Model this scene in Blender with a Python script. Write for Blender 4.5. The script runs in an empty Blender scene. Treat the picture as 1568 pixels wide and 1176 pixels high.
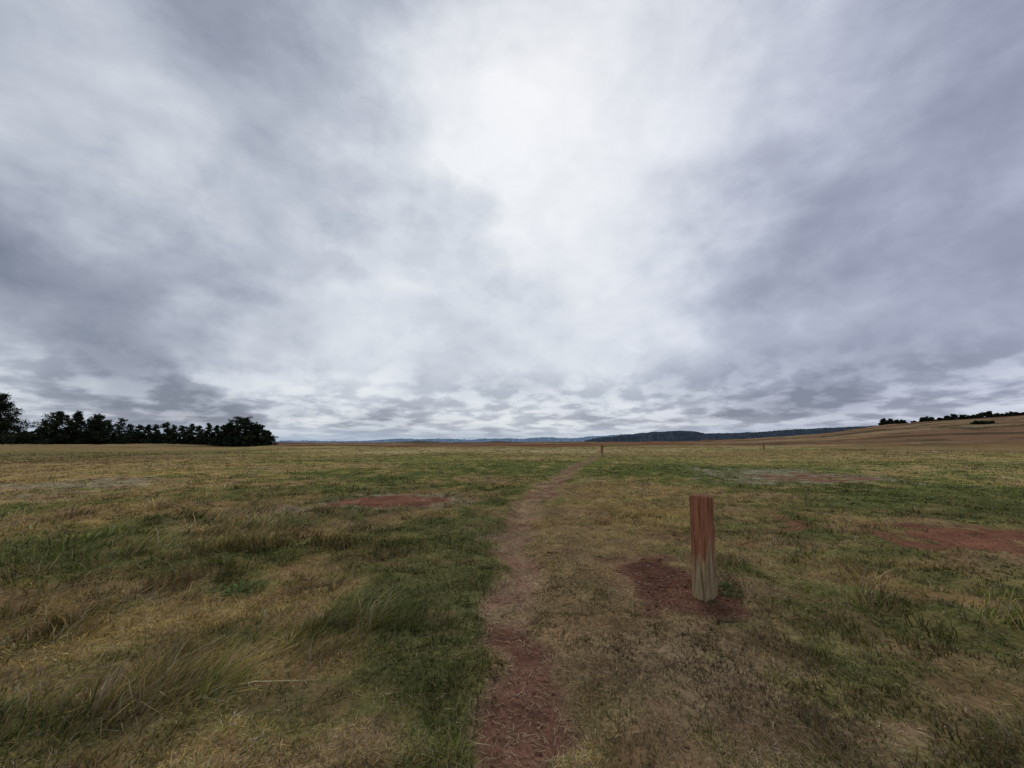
import bpy, math, numpy as np
from mathutils import Vector
rng = np.random.default_rng(7)
sc = bpy.context.scene
sc.view_settings.view_transform='Standard'
sc.view_settings.look='None'
sc.view_settings.exposure=0
sc.view_settings.gamma=1

# ------------------------------------------------------------ camera
F=612.0; CX=784.0; CY=588.0; PITCH=math.radians(8.1); EYE=1.5
cam=bpy.data.cameras.new("camera"); co=bpy.data.objects.new("camera",cam)
sc.collection.objects.link(co); sc.camera=co
cam.sensor_width=36; cam.lens=36*F/1568; cam.clip_start=0.05; cam.clip_end=30000
co.location=(0,0,EYE); co.rotation_euler=(math.radians(90)+PITCH,0,0)

def ray(px,py):
    u=(px-CX)/F; v=(CY-py)/F
    return np.array([u, math.cos(PITCH)-v*math.sin(PITCH), math.sin(PITCH)+v*math.cos(PITCH)])
def G(px,py):
    r=ray(px,py); t=EYE/max(-r[2],1e-3); return r[0]*t, r[1]*t
def D(px,py,depth):
    r=ray(px,py); t=depth/r[1]; return r[0]*t, depth, EYE+r[2]*t

# ------------------------------------------------------------ noise
def vnoise(x,y,seed=0):
    xi=np.floor(x).astype(np.int64); yi=np.floor(y).astype(np.int64)
    fx=x-xi; fy=y-yi
    fx=fx*fx*fx*(fx*(fx*6-15)+10); fy=fy*fy*fy*(fy*(fy*6-15)+10)
    def h(a,b):
        n=(a*374761393+b*668265263+seed*982451653)&0xffffffff
        n=((n^(n>>13))*1274126177)&0xffffffff
        n=(n^(n>>16))&0xffffff
        return n/float(0xffffff)
    return (h(xi,yi)*(1-fx)+h(xi+1,yi)*fx)*(1-fy)+(h(xi,yi+1)*(1-fx)+h(xi+1,yi+1)*fx)*fy
def fbm(x,y,sc_=1.0,oct=4,seed=0):
    s=0;a=1;t=0;c,sn=math.cos(.6),math.sin(.6)
    x=x*sc_;y=y*sc_
    for i in range(oct):
        s=s+a*vnoise(x,y,seed+i*17);t+=a;a*=.5
        x,y=(c*x-sn*y)*2.03+13.1,(sn*x+c*y)*2.03+7.7
    return s/t
def sst(a,b,x):
    t=np.clip((x-a)/(b-a),0,1); return t*t*(3-2*t)

# ------------------------------------------------------------ terrain
ridge_px=np.array([-3000,-200,0,420,700,910,1100,1250,1350,1450,1568,1800,3000,9000.])
ridge_up=np.array([0,3,2,-5,-5,-2,1,9,21,28,34,40,40,20.])
def height(x,y):
    r=np.hypot(x,y)
    yy=np.maximum(y,1e-3)
    pa=np.where(y>0.02*r, CX+F*x/yy, np.where(x>0,9000,-3000))
    up=np.interp(pa,ridge_px,ridge_up)
    d=np.sqrt(y*y+ (0.25*x)**2)
    rise=(up/F*330+1.5)*sst(60,330,d)
    rise=np.where(up>0.5,rise, (1.5+up/F*230)*sst(60,230,d)*0.55)
    fall=-35*sst(420,1500,d)
    und=(fbm(x,y,1/38.,3,5)-.5)*1.7*sst(18,90,r)*(1-sst(300,700,r)) + (fbm(x,y,1/7.,3,9)-.5)*0.50*sst(5,22,r)
    near=1-sst(12,30,r)
    mic=((fbm(x,y,1.3,3,21)-.5)*.14+(fbm(x,y,6,3,31)-.5)*.055)*near*sst(0,1.,r)
    pd=pathmask(x,y)[0]
    return rise+fall+und+mic-0.05*pd*near

path_px=[(792,1176,76),(797,1050,60),(790,960,42),(786,900,34),(786,850,30),(792,800,28),(816,765,26),(846,740,22),(864,726,17),(887,712,12),(905,704,9),(915,700,8)]
pY=[];pX=[];pW=[]
for a,b,w in path_px:
    x,y=G(a,b); x2,_=G(a+w,b); pX.append(x);pY.append(y);pW.append(x2-x)
pX=np.array(pX);pY=np.array(pY);pW=np.array(pW)
def pathmask(x,y):
    xc=np.interp(y,pY,pX)+(fbm(y,y*0,0.8,2,77)-.5)*.16; w=np.interp(y,pY,pW)
    d=np.abs(x-xc+(fbm(x,y,1.7,3,41)-.5)*.60*np.minimum(w/.25,1.5))/w
    m=(1-sst(.40,1.3,d))*(1-sst(36,50,y))*(y>-8)
    return m,d
def track2(x,y):
    # faint second, trodden line through the long grass on the left
    ax,ay=G(60,1010); bx_,by_=G(620,880)
    t=np.clip(((x-ax)*(bx_-ax)+(y-ay)*(by_-ay))/((bx_-ax)**2+(by_-ay)**2),0,1)
    d=np.hypot(x-ax-t*(bx_-ax),y-ay-t*(by_-ay))+(fbm(x,y,1.2,3,47)-.5)*.5
    return np.exp(-(np.maximum(d,0)/.17)**2)

def blob(x,y,px,py,sx,sy):
    cx_,cy_=G(px,py); rx=abs(G(px+sx,py)[0]-cx_)
    y0=G(px,py+sy)[1]; y1=G(px,max(py-sy,681))[1]
    ry=np.where(y>cy_,y1-cy_,cy_-y0)
    return np.exp(-((x-cx_)/rx)**2-((y-cy_)/ry)**2)

def fields(x,y):
    r=np.hypot(x,y)
    k=np.clip(r*.16,.15,2.5)
    wx=x+(fbm(x,y,.9,3,101)-.5)*k*1.3+(fbm(x,y,4,2,103)-.5)*.25; wy=y+(fbm(x,y,.9,3,102)-.5)*k*1.6+(fbm(x,y,4,2,104)-.5)*.25
    B=lambda *a: blob(wx,wy,*a)
    n1=fbm(x,y,.55,4,1); n2=fbm(x,y,2.3,3,2); n3=fbm(x,y,.12,3,3)
    green=.31+1.2*(n1-.5)+1.1*(n2-.5)+.9*(n3-.5)
    green+= .60*B(640,885,120,75)+.48*B(600,730,200,32)+.4*B(470,705,200,12)+.6*B(370,900,36,16)+.36*B(200,1090,330,90)
    green+= .50*B(1400,750,260,40)+.4*B(1500,780,140,30)+.35*B(1050,720,200,18)+.5*B(740,815,30,40)+.35*B(560,960,160,50)
    green+= .30*B(1450,1080,200,100)+.25*B(250,830,250,50)+.35*B(640,1020,60,60)+.3*B(1000,725,200,14)
    green-= .62*B(960,950,170,190)+.45*B(960,785,100,40)+.50*B(120,715,330,22)+.45*B(90,800,140,45)+.25*B(1450,930,150,50)+.3*B(600,1110,80,60)
    gold= .38+1.0*(fbm(x,y,.8,3,8)-.5)+.5*B(90,800,160,50)+.45*B(1480,930,160,60)+.4*B(970,775,120,30)+.45*B(450,960,170,50)+.35*B(120,960,150,60)+.25*B(600,830,150,30)+.2*B(150,720,300,25)
    gold-= .3*B(1000,1000,220,160)+.3*B(620,1080,130,90)
    tall=.30+.48*B(150,1080,280,130)+.35*B(150,900,300,90)+.30*B(500,960,150,50)+.25*B(1500,950,140,60)+.25*B(350,780,250,40)
    tall-=.30*B(960,950,180,220)+.35*B(600,1090,120,120)
    clump=fbm(x,y,1.5,3,610)
    tall=tall*(.5+1.2*sst(.35,.68,clump))
    t2=track2(x,y); tall=tall*(1-.65*t2); green=green-.30*t2; gold=gold+.15*t2
    pm,pd=pathmask(x,y)
    zone=np.exp(-((pd-2.0)/2.0)**2)*(1-sst(9,20,y))*(x>np.interp(y,pY,pX)-.2)
    tall=tall*(1-.8*np.clip(zone,0,1))
    green-=.35*zone
    green+=.25*np.exp(-((pd-1.8)/.9)**2)*sst(5,9,y)
    pn=fbm(x,y,2.6,4,55)
    dirt=pm*np.clip(.22+.85*(1-sst(2.6,4.6,y))+(pn-.5)*2.6+.18*sst(6,12,y),0,1)
    trod=pm*np.clip(.80+(pn-.5)*1.6,0,1)
    pdirt=sst(.30,.60,blob(x+(wx-x)*.35,y+(wy-y)*.35,1040,900,92,46)+(pn-.5)*.55)
    dirt=np.maximum(dirt,pdirt)
    dd=lambda a,b,c,d_: sst(.26,.56,B(a,b,c,d_)+(pn-.5)*1.0)
    red=np.maximum.reduce([dd(592,773,88,10),.7*dd(1185,801,30,4),dd(1500,828,120,16),.85*dd(1235,731,75,6),dd(1540,845,85,18)])
    pale=np.maximum.reduce([.6*dd(1230,732,120,12),.5*dd(120,742,110,9),.35*dd(240,905,40,14),.5*dd(600,772,125,15)])
    litter=sst(.58,.70,fbm(x,y,1.7,4,66))*.7
    gap=sst(.54,.68,fbm(x,y,5.5,3,670))
    return dict(green=np.clip(green,0,1),gold=np.clip(gold,0,1),tall=np.clip(tall,.03,.85),dirt=dirt,pdirt=pdirt,trod=trod,red=red,pale=np.clip(pale,0,1),bare=litter,gap=gap,n2=n2,n3=n3,r=r)

TAN=np.array([.275,.195,.112]);GOLD=np.array([.34,.235,.072]);GRN=np.array([.098,.122,.034]);YG=np.array([.215,.20,.055]);GREY=np.array([.31,.27,.20])
DIRT=np.array([.130,.064,.043]);RED=np.array([.155,.068,.044]);UNDER=np.array([.080,.058,.034]);TROD=np.array([.27,.185,.125])
def mix(a,b,t):
    t=np.asarray(t)[:,None]; return a*(1-t)+b*t
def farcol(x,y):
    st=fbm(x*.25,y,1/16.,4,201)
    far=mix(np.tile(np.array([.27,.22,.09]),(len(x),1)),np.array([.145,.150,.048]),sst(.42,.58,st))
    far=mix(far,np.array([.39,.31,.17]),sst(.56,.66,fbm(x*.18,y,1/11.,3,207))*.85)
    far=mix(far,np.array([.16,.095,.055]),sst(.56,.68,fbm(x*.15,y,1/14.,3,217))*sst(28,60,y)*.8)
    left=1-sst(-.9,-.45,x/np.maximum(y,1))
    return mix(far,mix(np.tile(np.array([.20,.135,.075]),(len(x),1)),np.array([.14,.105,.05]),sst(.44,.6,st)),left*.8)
def ground_color(x,y,f):
    n=len(x)
    c=mix(np.tile(TAN,(n,1)),GOLD,f['gold'])
    g=mix(np.tile(YG,(n,1)),GRN,sst(.35,.9,f['green']))
    c=mix(c,g,sst(.15,.65,f['green']))
    c=mix(c,GREY,f['pale']*.8)
    r=f['r']; d=y
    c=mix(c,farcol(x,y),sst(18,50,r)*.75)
    st2=fbm(x*.3,y,1/60.,4,301)
    brown=mix(np.tile(np.array([.155,.066,.042]),(n,1)),np.array([.175,.105,.062]),sst(.46,.60,st2))
    brown=mix(brown,np.array([.06,.045,.03]),sst(.50,.60,fbm(x*.25,y,1/30.,4,311))*.75)
    brown=mix(brown,np.array([.27,.20,.11]),sst(.58,.66,fbm(x*.10,y,1/12.,3,317))*.65)
    brown=mix(brown,np.array([.05,.05,.028]),sst(.62,.70,fbm(x*.6,y,1/9.,3,327))*.7)
    bm=sst(65,130,d+60*(st2-.5))*sst(-1.1,-.5,x/np.maximum(d,1))
    bm=np.maximum(bm,sst(58,105,d+60*(st2-.5))*sst(.6,1.0,x/np.maximum(d,1)))
    c=mix(c,brown,bm)
    c=mix(c,np.array([.10,.11,.13]),sst(900,3000,r)*.8)  # distance haze blended into the far ground's colour
    return c

def mesh_from(name,verts,loops,starts,totals,cols=None,smooth=False):
    me=bpy.data.meshes.new(name)
    me.vertices.add(len(verts)); me.vertices.foreach_set("co",np.asarray(verts,np.float32).ravel())
    me.loops.add(len(loops)); me.loops.foreach_set("vertex_index",np.asarray(loops,np.int32))
    me.polygons.add(len(starts)); me.polygons.foreach_set("loop_start",np.asarray(starts,np.int32))
    me.polygons.foreach_set("loop_total",np.asarray(totals,np.int32))
    if smooth: me.polygons.foreach_set("use_smooth",np.ones(len(starts),bool))
    me.update(calc_edges=True)
    if cols is not None:
        a=me.color_attributes.new("col",'FLOAT_COLOR','POINT')
        c=np.ones((len(verts),4),np.float32); c[:,:3]=cols
        a.data.foreach_set("color",c.ravel())
    ob=bpy.data.objects.new(name,me); sc.collection.objects.link(ob); return ob

# ------------------------------------------------------------ materials
def newmat(name):
    m=bpy.data.materials.new(name); m.use_nodes=True
    nt=m.node_tree; b=nt.nodes["Principled BSDF"]; b.inputs["Roughness"].default_value=.9
    b.inputs["Specular IOR Level"].default_value=.12
    return m,nt,b
def N(nt,t,**k):
    n=nt.nodes.new(t)
    for a,v in k.items(): setattr(n,a,v)
    return n
def attr_mat(name,nscale=(60,400),amt=.5,bump=.0):
    m=bpy.data.materials.new(name); m.use_nodes=True; nt=m.node_tree; nt.nodes.clear(); L=nt.links.new
    o=N(nt,"ShaderNodeOutputMaterial"); b=N(nt,"ShaderNodeBsdfDiffuse"); L(b.outputs[0],o.inputs[0])
    at=N(nt,"ShaderNodeAttribute",attribute_name="col")
    tc=N(nt,"ShaderNodeNewGeometry")
    cur=at.outputs["Color"]; hs=[]
    for i,s in enumerate(nscale):
        no=N(nt,"ShaderNodeTexNoise"); no.inputs["Scale"].default_value=s; no.inputs["Detail"].default_value=3; no.inputs["Roughness"].default_value=.65
        L(tc.outputs["Position"],no.inputs["Vector"])
        mr=N(nt,"ShaderNodeMapRange"); mr.inputs[1].default_value=.3; mr.inputs[2].default_value=.7; mr.inputs[3].default_value=1-amt; mr.inputs[4].default_value=1+amt
        L(no.outputs["Fac"],mr.inputs[0])
        vm=N(nt,"ShaderNodeVectorMath",operation='SCALE'); L(cur,vm.inputs[0]); L(mr.outputs[0],vm.inputs["Scale"]); cur=vm.outputs[0]; hs.append(no)
    L(cur,b.inputs["Color"])
    if bump>0:
        bp=N(nt,"ShaderNodeBump"); bp.inputs["Strength"].default_value=bump; bp.inputs["Distance"].default_value=.02
        L(hs[0].outputs["Fac"],bp.inputs["Height"]); L(bp.outputs[0],b.inputs["Normal"])
    return m

# ------------------------------------------------------------ ground sheet
az=np.concatenate([np.linspace(-70,70,1000),np.linspace(70,290,102)[1:-1]])
az=np.radians(az); na=len(az)
rr=np.concatenate([[0.02,.3],np.geomspace(.7,12000,720)]); nr=len(rr)
R,A=np.meshgrid(rr,az,indexing='ij'); X=(R*np.sin(A)).ravel(); Y=(R*np.cos(A)).ravel()
Z=height(X,Y); fg=fields(X,Y); col=ground_color(X,Y,fg)
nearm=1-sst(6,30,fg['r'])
col=mix(col,UNDER*.85+col*.22,nearm*.7)  # near ground darkened in its colour to stand for occlusion under blades
col=mix(col,TROD,fg['trod']*.8)
col=mix(col,GREY*.9,fg['pale']*.5)
col=mix(col,DIRT,fg['dirt']*.95); col=mix(col,RED,fg['red']*.95); col=mix(col,DIRT*.62,fg['pdirt']*.8)
col=mix(col,DIRT*1.1,fg['bare']*.5*nearm)
i=np.arange(nr-1)[:,None]*na; j=np.arange(na)[None,:]; j2=(j+1)%na
quads=np.stack([i+j,i+j2,i+na+j2,i+na+j],-1).reshape(-1,4)[:,::-1]
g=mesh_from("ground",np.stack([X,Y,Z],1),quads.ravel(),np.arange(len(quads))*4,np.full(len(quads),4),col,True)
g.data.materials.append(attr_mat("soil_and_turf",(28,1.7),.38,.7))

# ------------------------------------------------------------ grass
def make_grass(nt_,bpt,rmin,rmax,name,seed):
    rg=np.random.default_rng(seed)
    rt=np.exp(rg.uniform(math.log(rmin),math.log(rmax),nt_)); at=np.radians(rg.uniform(-62,62,nt_))
    tx=rt*np.sin(at); ty=rt*np.cos(at)
    ft=fields(tx,ty)
    keep=rg.random(nt_)> np.clip(np.maximum(ft['dirt']*.98,ft['trod']*.55)+ft['red']*.97+ft['bare']*.4+ft['gap']*.6*(1-sst(8,16,rt)),0,.985)
    tx,ty,rt=tx[keep],ty[keep],rt[keep]; ft={k:v[keep] for k,v in ft.items()}
    n=len(tx)
    hb=(.018+.15*ft['tall']**1.6*(.3+1.4*sst(.3,.75,fbm(tx,ty,3.0,2,500))))*rg.uniform(.5,1.4,n)*(1-.3*sst(5,25,rt))+.0008*rt
    hb*=(1-.6*ft['pale'])*(1-.6*ft['trod'])
    tint=rg.normal(0,.24,n)
    idx=np.repeat(np.arange(n),bpt); m=len(idx)
    r=rt[idx]
    spread=.010+.14*hb[idx]+.0025*r
    ox=rg.normal(0,1,m)*spread; oy=rg.normal(0,1,m)*spread
    bx=tx[idx]+ox; by=ty[idx]+oy
    h=hb[idx]*rg.uniform(.45,1.3,m)
    flat=(rg.random(m)<np.clip(.60-.20*ft['tall'][idx],.1,.65))
    a=np.arctan2(oy,ox)+rg.normal(0,.9,m)
    wind=1.0*ft['tall'][idx]
    lean=rg.uniform(.1,1.1,m)*(1+.3*ft['tall'][idx])
    lean=np.where(flat,rg.uniform(1.0,1.8,m)+.9*(h<.05),lean)
    wa_=fbm(tx,ty,.5,2,900)[idx]*6.0
    lx=np.cos(a)*lean+wind*np.cos(wa_-2.2); ly=np.sin(a)*lean+wind*np.sin(wa_-2.2)
    up=np.where(flat,.25,1.0)
    bz=height(bx,by)-.004
    w=(.0011+.00055*r)*rg.uniform(.6,1.4,m)
    wa=rg.uniform(0,6.28,m); wx_=np.cos(wa)*w; wy_=np.sin(wa)*w
    gr=np.clip(ft['green'][idx]+tint[idx]*1.0+rg.normal(0,.20,m),0,1)
    go=np.clip(ft['gold'][idx]+tint[idx]+rg.normal(0,.25,m),0,1)
    gry=rg.random(m)<np.clip(.15+.6*ft['pale'][idx],0,.9)
    c=mix(np.tile(TAN*1.2,(m,1)),GOLD*1.12,go)
    gg=mix(np.tile(YG,(m,1)),GRN,sst(.4,.95,gr))
    c=mix(c,gg,sst(.30,.56,gr)); c=mix(c,GREY*1.2,gry*.8*(1-.6*sst(.4,.8,gr)))
    c=mix(c,farcol(bx,by)*1.1,sst(18,50,r)*.7)
    c=mix(c,TROD*1.2,ft['trod'][idx]*.6)
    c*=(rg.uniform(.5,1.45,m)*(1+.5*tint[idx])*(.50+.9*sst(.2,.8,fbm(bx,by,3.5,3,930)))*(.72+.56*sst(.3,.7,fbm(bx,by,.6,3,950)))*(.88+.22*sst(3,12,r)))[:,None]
    c=np.clip(c,.01,.65)
    P0=np.stack([bx-wx_,by-wy_,bz],1);P1=np.stack([bx+wx_,by+wy_,bz],1)
    mx=bx+lx*h*.38; my=by+ly*h*.38; mz=bz+h*up*.62+.004
    P2=np.stack([mx+wx_*.75,my+wy_*.75,mz],1);P3=np.stack([mx-wx_*.75,my-wy_*.75,mz],1)
    P4=np.stack([bx+lx*h,by+ly*h,bz+h*up*np.where(flat,.9,.95)+.004],1)
    V=np.stack([P0,P1,P2,P3,P4],1).reshape(-1,3)
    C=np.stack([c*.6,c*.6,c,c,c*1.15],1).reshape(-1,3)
    b=np.arange(m)[:,None]*5
    loops=np.concatenate([b+np.array([[0,1,2,3]]),b+np.array([[3,2,4]])],1).ravel()
    starts=(np.arange(m)[:,None]*7+np.array([[0,4]])).ravel(); tot=np.tile([4,3],m)
    return mesh_from(name,V,loops,starts,tot,C)
def grass_mat():
    m=bpy.data.materials.new("grass_blades"); m.use_nodes=True; nt=m.node_tree; nt.nodes.clear(); L=nt.links.new
    o=N(nt,"ShaderNodeOutputMaterial"); at=N(nt,"ShaderNodeAttribute",attribute_name="col")
    d=N(nt,"ShaderNodeBsdfDiffuse"); t=N(nt,"ShaderNodeBsdfTranslucent"); mx=N(nt,"ShaderNodeMixShader"); mx.inputs[0].default_value=.25
    L(at.outputs["Color"],d.inputs[0]);L(at.outputs["Color"],t.inputs[0]);L(d.outputs[0],mx.inputs[1]);L(t.outputs[0],mx.inputs[2]);L(mx.outputs[0],o.inputs[0])
    return m
gm=grass_mat()
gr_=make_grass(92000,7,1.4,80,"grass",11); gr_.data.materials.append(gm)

# ------------------------------------------------------------ stones/soil clods
def scatter_clods(name,pts,sizes,cols,seed):
    rg=np.random.default_rng(seed)
    ico=np.array([[0,0,1],[.89,0,.45],[.28,.85,.45],[-.72,.53,.45],[-.72,-.53,.45],[.28,-.85,.45],[.72,.53,-.45],[-.28,.85,-.45],[-.89,0,-.45],[-.28,-.85,-.45],[.72,-.53,-.45],[0,0,-1]])
    fc=np.array([[0,1,2],[0,2,3],[0,3,4],[0,4,5],[0,5,1],[1,6,2],[2,7,3],[3,8,4],[4,9,5],[5,10,1],[6,7,2],[7,8,3],[8,9,4],[9,10,5],[10,6,1],[11,7,6],[11,8,7],[11,9,8],[11,10,9],[11,6,10]])
    n=len(pts); V=ico[None]*rg.uniform(.6,1.3,(n,12,1))*sizes[:,None,None]*rg.uniform(.6,1.3,(n,1,3))*np.array([1,1,.6])
    V=V+pts[:,None,:]; C=np.repeat(cols,12,0)
    Fc=(np.arange(n)[:,None,None]*12+fc[None]).reshape(-1,3)
    return mesh_from(name,V.reshape(-1,3),Fc.ravel(),np.arange(len(Fc))*3,np.full(len(Fc),3),C)
n=40000; r_=np.exp(rng.uniform(math.log(1.6),math.log(22),n)); a_=rng.uniform(-1.1,1.1,n)
x_=r_*np.sin(a_);y_=r_*np.cos(a_); f_=fields(x_,y_); k=rng.random(n)<np.clip(f_['dirt']*.5+f_['pdirt']*.4+f_['red']*.4+f_['bare']*.04,0,1)
pdk=f_['pdirt'][k]
x_,y_,r_=x_[k],y_[k],r_[k]; s=.002+.012*rng.random(len(x_))**6+.0003*r_; s=s*(1+.8*pdk); z_=height(x_,y_)+s*.1
cc=DIRT[None]*rng.uniform(.8,1.4,(len(x_),1))*(1-.35*pdk)[:,None]; lt=rng.random(len(x_))<.08; cc[lt]=np.array([.26,.2,.16])*rng.uniform(.5,1,(lt.sum(),1))
o=scatter_clods("soil_clods",np.stack([x_,y_,z_],1),s,cc,3); o.data.materials.append(attr_mat("soil_clod",(150,),.3))
def straw(n,seed):
    rg=np.random.default_rng(seed); r=np.exp(rg.uniform(math.log(1.6),math.log(14),n)); a=rg.uniform(-1.05,1.05,n); x=r*np.sin(a); y=r*np.cos(a)
    f=fields(x,y); k=rg.random(n)<np.clip(f['trod']*.40*(1.1-f['dirt'])+f['dirt']*.12+.03,0,1); x,y,r=x[k],y[k],r[k]; m=len(x)
    z=height(x,y)+.005; t=rg.uniform(0,6.28,m); l=rg.uniform(.012,.06,m); w=.0009+.0003*r
    dx,dy=np.cos(t)*l,np.sin(t)*l; nx,ny=-np.sin(t)*w,np.cos(t)*w; z2=z+rg.uniform(0,.012,m)
    V=np.stack([np.stack([x-nx,y-ny,z],1),np.stack([x+nx,y+ny,z],1),np.stack([x+dx+nx,y+dy+ny,z2],1),np.stack([x+dx-nx,y+dy-ny,z2],1)],1).reshape(-1,3)
    c=np.repeat(np.array([.38,.28,.17])*rg.uniform(.4,1.25,(m,1)),4,0)
    ob=mesh_from("straw_litter",V,np.arange(m*4),np.arange(m)*4,np.full(m,4),c); ob.data.materials.append(gm)
straw(150000,6)

# ------------------------------------------------------------ posts
def wood_mat():
    m,nt,b=newmat("weathered_timber"); L=nt.links.new
    tc=N(nt,"ShaderNodeTexCoord"); sep=N(nt,"ShaderNodeSeparateXYZ"); L(tc.outputs["Object"],sep.inputs[0])
    mp=N(nt,"ShaderNodeMapping"); mp.inputs["Scale"].default_value=(1,1,.07); L(tc.outputs["Object"],mp.inputs[0])
    n1=N(nt,"ShaderNodeTexNoise"); n1.inputs["Scale"].default_value=45; n1.inputs["Detail"].default_value=6; n1.inputs["Roughness"].default_value=.7; L(mp.outputs[0],n1.inputs["Vector"])
    n2=N(nt,"ShaderNodeTexNoise"); n2.inputs["Scale"].default_value=7; n2.inputs["Detail"].default_value=5
    mp2=N(nt,"ShaderNodeMapping"); mp2.inputs["Scale"].default_value=(2.0,2.0,.22); L(tc.outputs["Object"],mp2.inputs[0]); L(mp2.outputs[0],n2.inputs["Vector"])
    ad=N(nt,"ShaderNodeMath",operation='MULTIPLY_ADD'); ad.inputs[1].default_value=1.7; L(n2.outputs["Fac"],ad.inputs[0]); L(sep.outputs["Z"],ad.inputs[2])
    ad2=N(nt,"ShaderNodeMath",operation='MULTIPLY_ADD'); ad2.inputs[1].default_value=-2.4; L(sep.outputs["X"],ad2.inputs[0]); L(ad.outputs[0],ad2.inputs[2])
    sb=N(nt,"ShaderNodeMath",operation='SUBTRACT'); sb.inputs[1].default_value=.45; L(ad2.outputs[0],sb.inputs[0])
    cr=N(nt,"ShaderNodeValToRGB"); L(sb.outputs[0],cr.inputs[0])
    e=cr.color_ramp.elements; e[0].position=.76;e[0].color=(.31,.245,.14,1);e[1].position=1.0;e[1].color=(.29,.125,.07,1)
    x=cr.color_ramp.elements.new(.90); x.color=(.36,.22,.125,1)
    c2=N(nt,"ShaderNodeValToRGB"); L(n1.outputs["Fac"],c2.inputs[0]); c2.color_ramp.elements[0].position=.36;c2.color_ramp.elements[0].color=(.28,.23,.21,1);c2.color_ramp.elements[1].position=.60;c2.color_ramp.elements[1].color=(1.3,1.25,1.2,1)
    mu=N(nt,"ShaderNodeMix",data_type='RGBA',blend_type='MULTIPLY'); mu.inputs[0].default_value=.85; L(cr.outputs[0],mu.inputs[6]); L(c2.outputs[0],mu.inputs[7])
    L(mu.outputs[2],b.inputs["Base Color"]); b.inputs["Roughness"].default_value=.75
    bp=N(nt,"ShaderNodeBump"); bp.inputs["Strength"].default_value=.6; bp.inputs["Distance"].default_value=.006; L(n1.outputs["Fac"],bp.inputs["Height"]); L(bp.outputs[0],b.inputs["Normal"])
    return m
def end_mat():
    m,nt,b=newmat("post_end_grain"); L=nt.links.new
    tc=N(nt,"ShaderNodeTexCoord"); wv=N(nt,"ShaderNodeTexWave",wave_type='RINGS',rings_direction='Z'); wv.inputs["Scale"].default_value=22; wv.inputs["Distortion"].default_value=3
    L(tc.outputs["Object"],wv.inputs[0]); cr=N(nt,"ShaderNodeValToRGB"); L(wv.outputs["Fac"],cr.inputs[0])
    cr.color_ramp.elements[0].color=(.09,.035,.025,1); cr.color_ramp.elements[1].color=(.20,.075,.05,1); L(cr.outputs[0],b.inputs["Base Color"]); return m
wm=wood_mat(); em=end_mat()
def post(name,x,y,hgt,half,seed,rot=0.3,tilt=(0,0),segs=64,rows=90):
    rg=np.random.default_rng(seed); base=float(height(np.array([x]),np.array([y]))[0])
    th=np.linspace(0,2*math.pi,segs,endpoint=False); V=[]
    p=2.7
    rad=(np.abs(np.cos(th))**p+np.abs(np.sin(th))**p)**(-1/p)
    cracks=[(rg.uniform(0,6.28),rg.uniform(.2,.9),rg.uniform(.2,.6),rg.uniform(.03,.07)) for _ in range(9)]
    zs=np.concatenate([np.linspace(-.25,hgt-.02,rows),[hgt-.012,hgt-.005,hgt]])
    for z in zs:
        rr_=rad*half*(1.02-.05*z)*(1+.02*(vnoise(th*6/6.28*3,th*0+z*1.3,seed)-.5)*2)
        rr_=rr_*(1+.012*math.sin(z*3+seed))
        for (ca,cz,cl,cd) in cracks:
            dz=max(0,1-((z-cz*hgt)/cl)**2); d=np.angle(np.exp(1j*(th-ca-.08*math.sin(z*5))))
            rr_=rr_-half*cd*dz*np.exp(-(d/.06)**2)
        if z>hgt-.013: rr_=rr_*(1-.07*((z-(hgt-.013))/.013)**2)
        V.append(np.stack([rr_*np.cos(th),rr_*np.sin(th),np.full(segs,z)+ (0.004*np.sin(th*2+1) if z>hgt-.02 else 0)],1))
    nrow=len(zs); V=np.concatenate(V)
    inner=V[-segs:]*np.array([.6,.6,1])-np.array([0,0,.002]); V=np.concatenate([V,inner,[[0,0,hgt-.004]]])
    q=[];mats=[]
    for i in range(nrow):
        for j in range(segs):
            j2=(j+1)%segs; q.append([i*segs+j,i*segs+j2,(i+1)*segs+j2,(i+1)*segs+j]); mats.append(0 if i<nrow-1 else 1)
    loops=np.array(q).ravel().tolist(); starts=[4*i for i in range(len(q))]; tot=[4]*len(q); c=len(V)-1
    for j in range(segs):
        starts.append(len(loops)); loops+= [nrow*segs+j,nrow*segs+(j+1)%segs,c]; tot.append(3); mats.append(1)
    ob=mesh_from(name,V,loops,starts,tot,None,True)
    ob.data.materials.append(wm); ob.data.materials.append(em); ob.data.polygons.foreach_set("material_index",mats)
    ob.location=(x,y,base); ob.rotation_euler=(tilt[0],tilt[1],rot); return ob
bx,by=G(1079,915); bx0,_=G(1062,915); bx1,_=G(1097,915)
by+=.09; bx,_,_=D(1080,915,by)
r=ray(1075,758); hz=EYE+r[2]*by/r[1]-float(height(np.array([bx]),np.array([by]))[0])
post("wooden_post",bx,by,hz,(bx1-bx0)/2*.93,5,.25,(0,.030))
for px,py,top in [(922,702,685),(1170,692,683)]:
    x,y=G(px,py); post("wooden_post",x,y,1.05,.10,int(px),.4,(0,0),24,20)

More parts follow.
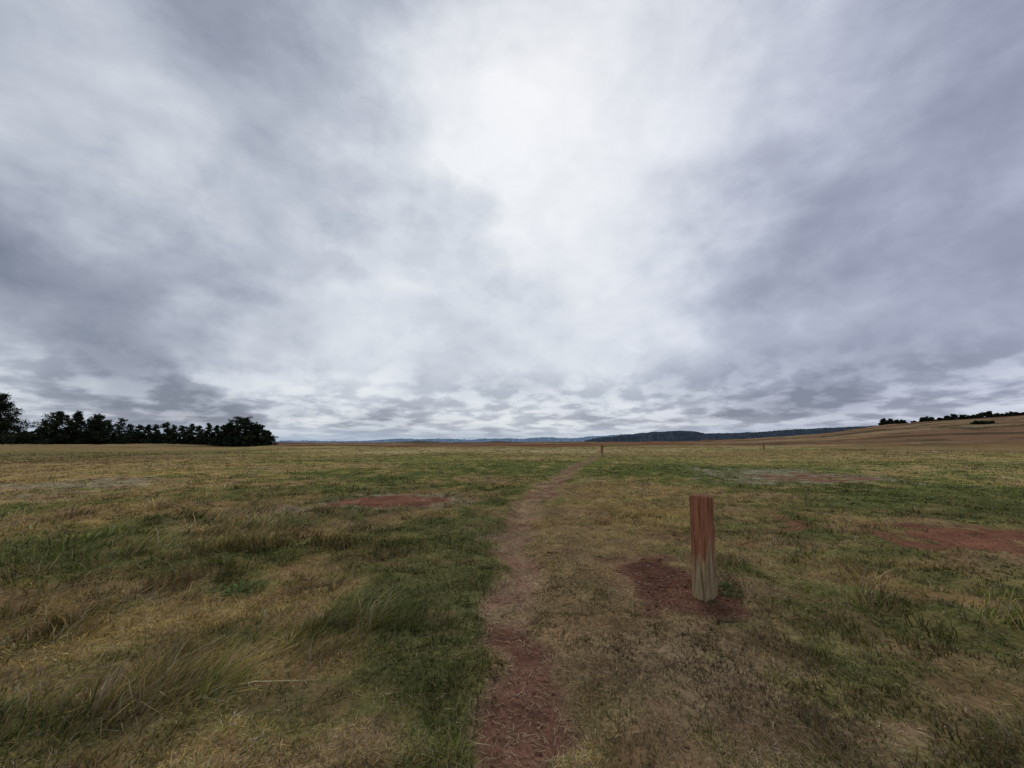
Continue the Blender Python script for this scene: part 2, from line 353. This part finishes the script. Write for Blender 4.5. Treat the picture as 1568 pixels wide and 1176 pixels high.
def weeds(name,cx,cy,n,seed,rad,hh):
    rg=np.random.default_rng(seed); V=[];Fq=[];C=[]
    for k in range(n):
        a=rg.uniform(0,6.28); q=rad*rg.random()**.5; x=cx+q*math.cos(a); y=cy+q*math.sin(a); z=float(height(np.array([x]),np.array([y]))[0])
        a2=rg.uniform(0,6.28); l=hh*rg.uniform(.5,1.3); w=l*.13; d=np.array([math.cos(a2),math.sin(a2)]); pr=np.array([-d[1],d[0]])
        up=rg.uniform(.3,1.2); b=len(V)
        V+= [[x,y,z],[x+d[0]*l*.5+pr[0]*w,y+d[1]*l*.5+pr[1]*w,z+l*up*.6],[x+d[0]*l,y+d[1]*l,z+l*up*.7],[x+d[0]*l*.5-pr[0]*w,y+d[1]*l*.5-pr[1]*w,z+l*up*.6]]
        Fq.append([b,b+1,b+2,b+3]); c=np.array([.10,.14,.05])*rg.uniform(.6,1.6); C+=[c]*4
    ob=mesh_from(name,V,np.array(Fq).ravel(),np.arange(len(Fq))*4,np.full(len(Fq),4),np.array(C)); ob.data.materials.append(gm); return ob
weeds("weeds",bx+.24,by+.05,130,1,.14,.055); weeds("weeds",bx-.02,by-.16,50,2,.10,.03)
x,y=G(370,902); weeds("weeds",x,y,120,4,.2,.08)

# ------------------------------------------------------------ trees
def tree_geo(h,w,seed,conical=.5,card=.22,nl=46,per=46):
    rg=np.random.default_rng(seed); V=[];Fc=[];C=[]
    def tube(p0,p1,r0,r1,s=6):
        p0=np.array(p0);p1=np.array(p1); d=p1-p0; d=d/np.linalg.norm(d); a=np.cross(d,[.3,.9,.1]); a/=np.linalg.norm(a); b_=np.cross(d,a); b=len(V)
        for p,r in((p0,r0),(p1,r1)):
            for i in range(s):
                t=6.283*i/s; V.append(p+(a*math.cos(t)+b_*math.sin(t))*r); C.append([.05,.035,.025])
        for i in range(s): Fc.append([b+i,b+(i+1)%s,b+s+(i+1)%s,b+s+i])
    top=np.array([rg.normal(0,.03)*h,rg.normal(0,.03)*h,h*.96]); mid=np.array([rg.normal(0,.02)*h,0,h*.5])
    tube([0,0,-.4],mid,h*.028,h*.018); tube(mid,top,h*.018,h*.004)
    for k in range(nl):
        t=(k+rg.random())/nl*.93+.04; zz=h*t
        prof=(1-t)**conical*(1.15)*(.85+.15*min(1,t/.2))
        L_=w/2*prof*rg.uniform(.35,1.1)+.12
        a=rg.uniform(0,6.283); st=mid*(t/.5) if t<.5 else mid+(top-mid)*((t-.5)/.46)
        st=np.array([st[0],st[1],zz]); en=st+np.array([math.cos(a)*L_,math.sin(a)*L_,rg.uniform(-.15,.35)*L_])
        tube(st,en,h*.008,h*.002,4)
        shade=rg.uniform(.5,1.5)
        nc=max(2,int(L_/(h*.08)))
        for c_ in range(nc):
            f=(c_+1)/nc; p=st+(en-st)*f+rg.normal(0,.02*h,3); cr=h*rg.uniform(.045,.085)
            m=per//nc+8
            pts=rg.normal(0,1,(m,3)); pts/=np.linalg.norm(pts,axis=1)[:,None]; pts*=cr*rg.uniform(.2,1.25,(m,1)); pts[:,2]*=.75
            for q in pts:
                pc=p+q; u=rg.normal(0,1,3); u/=np.linalg.norm(u); v=np.cross(u,rg.normal(0,1,3)); v/=np.linalg.norm(v)
                s_=card*rg.uniform(.5,1.2); b=len(V)
                V.extend([pc-u*s_,pc+v*s_*.45,pc+u*s_,pc-v*s_*.45]); Fc.append([b,b+1,b+2,b+3])
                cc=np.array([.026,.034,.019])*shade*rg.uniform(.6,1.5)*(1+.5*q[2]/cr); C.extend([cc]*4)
    return np.array(V),np.array(Fc),np.array(C)
fm=attr_mat("pine_foliage",(3,),.3)
def put(name,items):
    Vs=[];Fs=[];Cs=[];o=0
    org=None
    for (x,y,h,w,seed,con,kw) in items:
        z=float(height(np.array([x]),np.array([y]))[0])
        if org is None: org=np.array([x,y,z])
        V,Fc,C=tree_geo(h,w,seed,con,**kw); V=V+np.array([x,y,z])-org; Vs.append(V);Fs.append(Fc+o);Cs.append(C);o+=len(V)
    V=np.concatenate(Vs);Fc=np.concatenate(Fs);C=np.concatenate(Cs)
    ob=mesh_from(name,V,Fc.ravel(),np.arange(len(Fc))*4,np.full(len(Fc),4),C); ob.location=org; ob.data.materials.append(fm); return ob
def treeat(px,top,wpx,depth,seed,con=.5,**kw):
    x,_,zt=D(px,top,depth); z=float(height(np.array([x]),np.array([depth]))[0])
    return (x,depth,max(zt-z,1.),wpx/F*depth,seed,con,kw)
for it in [(4,605,88,105,.75),(-34,598,64,100,.7),(90,631,62,120,.6),(122,631,34,122,.95),(152,635,46,125,.7),(375,639,62,128,.45),(398,650,44,130,.5),(352,648,36,127,.6)]:
    put("pine_tree",[treeat(it[0],it[1],it[2],it[3],int(it[0]+500),it[4],nl=100 if it[0]<20 else 85,per=80 if it[0]<20 else 64,card=.27)])
row=[]
rr2=np.random.default_rng(44)
for px,top in [(70,644),(108,640),(135,643),(170,643),(186,640),(200,649),(214,650),(228,651),(240,650),(256,647),(268,651),(283,652),(296,649),(308,652),(320,648),(334,651),(344,651),(362,650),(386,652),(410,660),(16,635),(30,652),(42,660),(52,664),(60,656),(146,644),(160,646),(-60,610),(-95,605),(-130,612)]:
    row.append(treeat(px,top,rr2.uniform(20,34),rr2.uniform(128,150),int(px+900),rr2.choice([.5,.8,1.0]),nl=36,per=44,card=.28))
for px in range(2,418,6):
    row.append(treeat(px+rr2.uniform(-4,4),rr2.uniform(660,668),rr2.uniform(14,26),rr2.uniform(126,140),int(px+3900),.35,nl=16,per=40,card=.3))
put("row_of_pine_trees",row)
rt=[]
for px,top,w in [(1352,645,10),(1362,643,14),(1372,645,12),(1382,646,10),(1412,643,8),(1418,641,10),(1426,642,9),(1450,640,10),(1460,637,14),(1472,638,12),(1482,640,12),(1490,637,12),(1502,635,14),(1512,634,16),(1524,636,14),(1535,637,12),(1546,635,14),(1556,633,14),(1568,634,16),(1580,632,16),(1595,633,16),(1400,648,7),(1440,643,7),(1494,641,12),(1530,639,14)]:
    rt.append(treeat(px,top-2+rr2.uniform(-2,1),w*1.15,rr2.uniform(300,335),int(px+70),.4,card=.8,nl=28,per=30))
put("distant_trees",rt)
put("bush",[treeat(1506,654,24,190,88,.3,card=.45,nl=34,per=44)])

# ------------------------------------------------------------ far hills
def hill(name,depth,pts,colr,rough,seed,thick=500):
    xs=np.linspace(pts[0][0],pts[-1][0],500); tp=np.interp(xs,[p[0] for p in pts],[p[1] for p in pts])
    n_=fbm(xs,xs*0,.05,3,seed)-.5; fz=rng.uniform(-1,1,500)
    tp=tp+n_*rough*2+fz*rough*.4
    V=[];C=[];rows=8
    for k in range(rows):
        t=k/(rows-1); dd_=depth+thick*t
        for x,t_ in zip(xs,tp):
            X_,_,Z_=D(x,t_,depth+thick); X0=X_*dd_/(depth+thick)
            V.append([X0,dd_,-60+(Z_+60)*math.sin(t*math.pi/2)]); C.append(np.array(colr)*rng.uniform(.75,1.25))
    q=[]
    m=len(xs)
    for k in range(rows-1):
        for i in range(m-1): q.append([k*m+i,k*m+i+1,(k+1)*m+i+1,(k+1)*m+i])
    q=np.array(q); ob=mesh_from(name,V,q.ravel(),np.arange(len(q))*4,np.full(len(q),4),np.array(C),True)
    ob.data.materials.append(attr_mat(name+"_surface",(.02,),.25)); return ob
hill("forested_hill",1800,[(895,675),(915,671),(950,667),(1000,661),(1030,660),(1060,660),(1080,663),(1130,663),(1180,660),(1250,656),(1300,654),(1345,652),(1400,650),(1500,655),(1560,672)],(.035,.047,.062),.9,4)  # blue-grey base colour includes painted aerial haze
hill("distant_hills",4500,[(395,678),(430,675),(500,675),(560,675),(600,672),(660,672),(720,673),(760,671),(800,672),(830,670),(870,671),(920,667),(1000,663),(1060,666),(1150,668),(1300,668)],(.14,.20,.28),1.0,14)  # lighter blue here is aerial perspective put into the base colour
hill("wooded_rise",1100,[(560,682),(590,677),(640,675),(680,677),(720,678),(760,675),(790,677),(830,682)],(.07,.085,.085),.8,24,200)

# ------------------------------------------------------------ world sky
w=bpy.data.worlds.new("World"); sc.world=w; w.use_nodes=True; nt=w.node_tree; nt.nodes.clear(); L=nt.links.new
SUN_EL=math.radians(48); SUN_AZ=math.radians(8)
out=N(nt,"ShaderNodeOutputWorld")
sky=N(nt,"ShaderNodeTexSky",sky_type='NISHITA'); sky.sun_disc=False; sky.sun_elevation=SUN_EL; sky.sun_rotation=SUN_AZ
bg1=N(nt,"ShaderNodeBackground"); bg1.inputs[1].default_value=.1; L(sky.outputs[0],bg1.inputs[0])
bg2=N(nt,"ShaderNodeBackground"); bg2.inputs[1].default_value=1.0
tc=N(nt,"ShaderNodeTexCoord")
def M(op,a,b=None,c=None):
    n=N(nt,"ShaderNodeMath",operation=op)
    for i,v in enumerate((a,b,c)):
        if v is None: continue
        if isinstance(v,(int,float)): n.inputs[i].default_value=v
        else: L(v,n.inputs[i])
    return n.outputs[0]
def VM(op,a,b=None,s=None):
    n=N(nt,"ShaderNodeVectorMath",operation=op)
    for i,v in enumerate((a,b)):
        if v is None: continue
        if isinstance(v,(tuple,list,np.ndarray)): n.inputs[i].default_value=tuple(v)
        else: L(v,n.inputs[i])
    if s is not None:
        if isinstance(s,(int,float)): n.inputs["Scale"].default_value=s
        else: L(s,n.inputs["Scale"])
    return n.outputs["Value"] if op in('DOT_PRODUCT','LENGTH') else n.outputs[0]
def NO(v,s,d=6,r=.55,dist=0,color=False):
    n=N(nt,"ShaderNodeTexNoise"); n.inputs["Scale"].default_value=s;n.inputs["Detail"].default_value=d;n.inputs["Roughness"].default_value=r;n.inputs["Distortion"].default_value=dist
    L(v,n.inputs["Vector"]); return n.outputs["Color" if color else "Fac"]
def MR(v,a,b,c=0,d=1,smooth=True):
    n=N(nt,"ShaderNodeMapRange")
    if smooth: n.interpolation_type='SMOOTHSTEP'
    L(v,n.inputs[0])
    for i,q in enumerate((a,b,c,d)): n.inputs[i+1].default_value=q
    return n.outputs[0]
dirv=VM('NORMALIZE',tc.outputs["Generated"])
sp=N(nt,"ShaderNodeSeparateXYZ"); L(dirv,sp.inputs[0])
zc=M('MAXIMUM',sp.outputs[2],0.0)
def lump(off,k):
    rho=M('SQRT',M('SUBTRACT',1.0001,M('MULTIPLY',zc,zc)))
    flat_=VM('MULTIPLY',dirv,(1,1,0))
    n=N(nt,"ShaderNodeCombineXYZ"); L(M('MULTIPLY',M('LOGARITHM',M('ADD',zc,off),math.e),k),n.inputs[2])
    return VM('ADD',VM('SCALE',flat_,None,M('DIVIDE',1.0,M('MAXIMUM',rho,.35))),n.outputs[0])
PLo=lump(.03,.34)
PH=VM('MULTIPLY',VM('ADD',dirv,(.37,.11,0)),(1,1,1.5))
pl=VM('SCALE',dirv,None,M('DIVIDE',1.0,M('ADD',zc,.35)))
mp=N(nt,"ShaderNodeMapping"); mp.inputs["Scale"].default_value=(1.15,.75,0); mp.inputs["Rotation"].default_value=(0,0,.35); mp.inputs["Location"].default_value=(3.1,1.7,0); L(pl,mp.inputs[0]); PD=mp.outputs[0]
warpc=NO(PH,2.6,5,.58,0,True); wv=VM('SCALE',VM('SUBTRACT',warpc,(.5,.5,.5)),None,.60)
dw=VM('NORMALIZE',VM('ADD',dirv,wv))
blobs=[(850,380,24,.22),(980,170,20,.15),(860,60,18,.10),(640,240,13,.12),(310,390,12,.18),(130,150,10,.16),(20,10,9,.06),(900,440,12,.07),
 (400,90,13,-.14),(120,260,11,-.14),(440,440,9,-.18),(140,530,14,-.22),(60,440,11,-.10),(1330,140,17,-.10),(1300,500,20,-.10),(1150,500,12,-.05),(1500,450,18,-.04),(620,90,9,-.08),
 (490,540,9,.24),(30,575,7,.26),(700,365,5,-.16),(230,590,6,-.10),(1540,60,14,-.05)]
acc=.475
for px,py,rad,amp in blobs:
    d=ray(px,py); d=d/np.linalg.norm(d)
    v=MR(VM('DOT_PRODUCT',dw,d),math.cos(math.radians(rad*1.45)),1.0,0,amp)
    acc=M('ADD',v,acc)
low=MR(sp.outputs[2],.05,.22,1,0)
high=M('SUBTRACT',1.0,M('MULTIPLY',low,.6))
n1=NO(PH,4.2,6,.55,.4); n2=NO(PH,12.0,4,.55,.3); n3=NO(PD,1.7,4,.5,.4)
hi=M('ADD',M('ADD',M('MULTIPLY',M('SUBTRACT',n1,.5),.58),M('MULTIPLY',M('SUBTRACT',n2,.5),.24)),M('MULTIPLY',M('SUBTRACT',n3,.5),.46))
acc=M('ADD',acc,M('MULTIPLY',hi,high))
n4=NO(PLo,15.0,5,.52,.1); n5=NO(PLo,4.2,3,.5,.2)
lo=M('ADD',M('MULTIPLY',MR(n4,.38,.62,-.5,.5),.42),M('MULTIPLY',M('SUBTRACT',n5,.5),.95))
acc=M('ADD',acc,M('MULTIPLY',low,M('ADD',lo,-.02)))
cr=N(nt,"ShaderNodeValToRGB"); L(acc,cr.inputs[0]); e=cr.color_ramp.elements
e[0].position=0;e[0].color=(.20,.225,.29,1);e[1].position=1;e[1].color=(.87,.895,.93,1)
for p_,c_ in [(.25,(.33,.36,.44,1)),(.45,(.47,.51,.59,1)),(.68,(.66,.70,.76,1)),(.85,(.78,.81,.855,1))]:
    x=e.new(p_); x.color=c_
hz_=MR(sp.outputs[2],0,.045,.7,0)
mxh=N(nt,"ShaderNodeMix",data_type='RGBA'); L(hz_,mxh.inputs[0]); L(cr.outputs[0],mxh.inputs[6]); mxh.inputs[7].default_value=(.38,.48,.62,1)
lav=MR(sp.outputs[0],.1,.8,0,.6)
mxl=N(nt,"ShaderNodeMix",data_type='RGBA',blend_type='MULTIPLY'); L(lav,mxl.inputs[0]); L(mxh.outputs[2],mxl.inputs[6]); mxl.inputs[7].default_value=(.95,.93,1.06,1)
L(mxl.outputs[2],bg2.inputs[0])
ms=N(nt,"ShaderNodeMixShader"); ms.inputs[0].default_value=.93; L(bg1.outputs[0],ms.inputs[1]); L(bg2.outputs[0],ms.inputs[2]); L(ms.outputs[0],out.inputs[0])

sun=bpy.data.lights.new("sun",'SUN'); sun.energy=1.15; sun.angle=math.radians(25); sun.color=(1,.96,.9)
so=bpy.data.objects.new("sun",sun); sc.collection.objects.link(so)
sd=Vector((math.sin(SUN_AZ)*math.cos(SUN_EL),math.cos(SUN_AZ)*math.cos(SUN_EL),math.sin(SUN_EL)))
so.rotation_euler=sd.to_track_quat('Z','Y').to_euler()
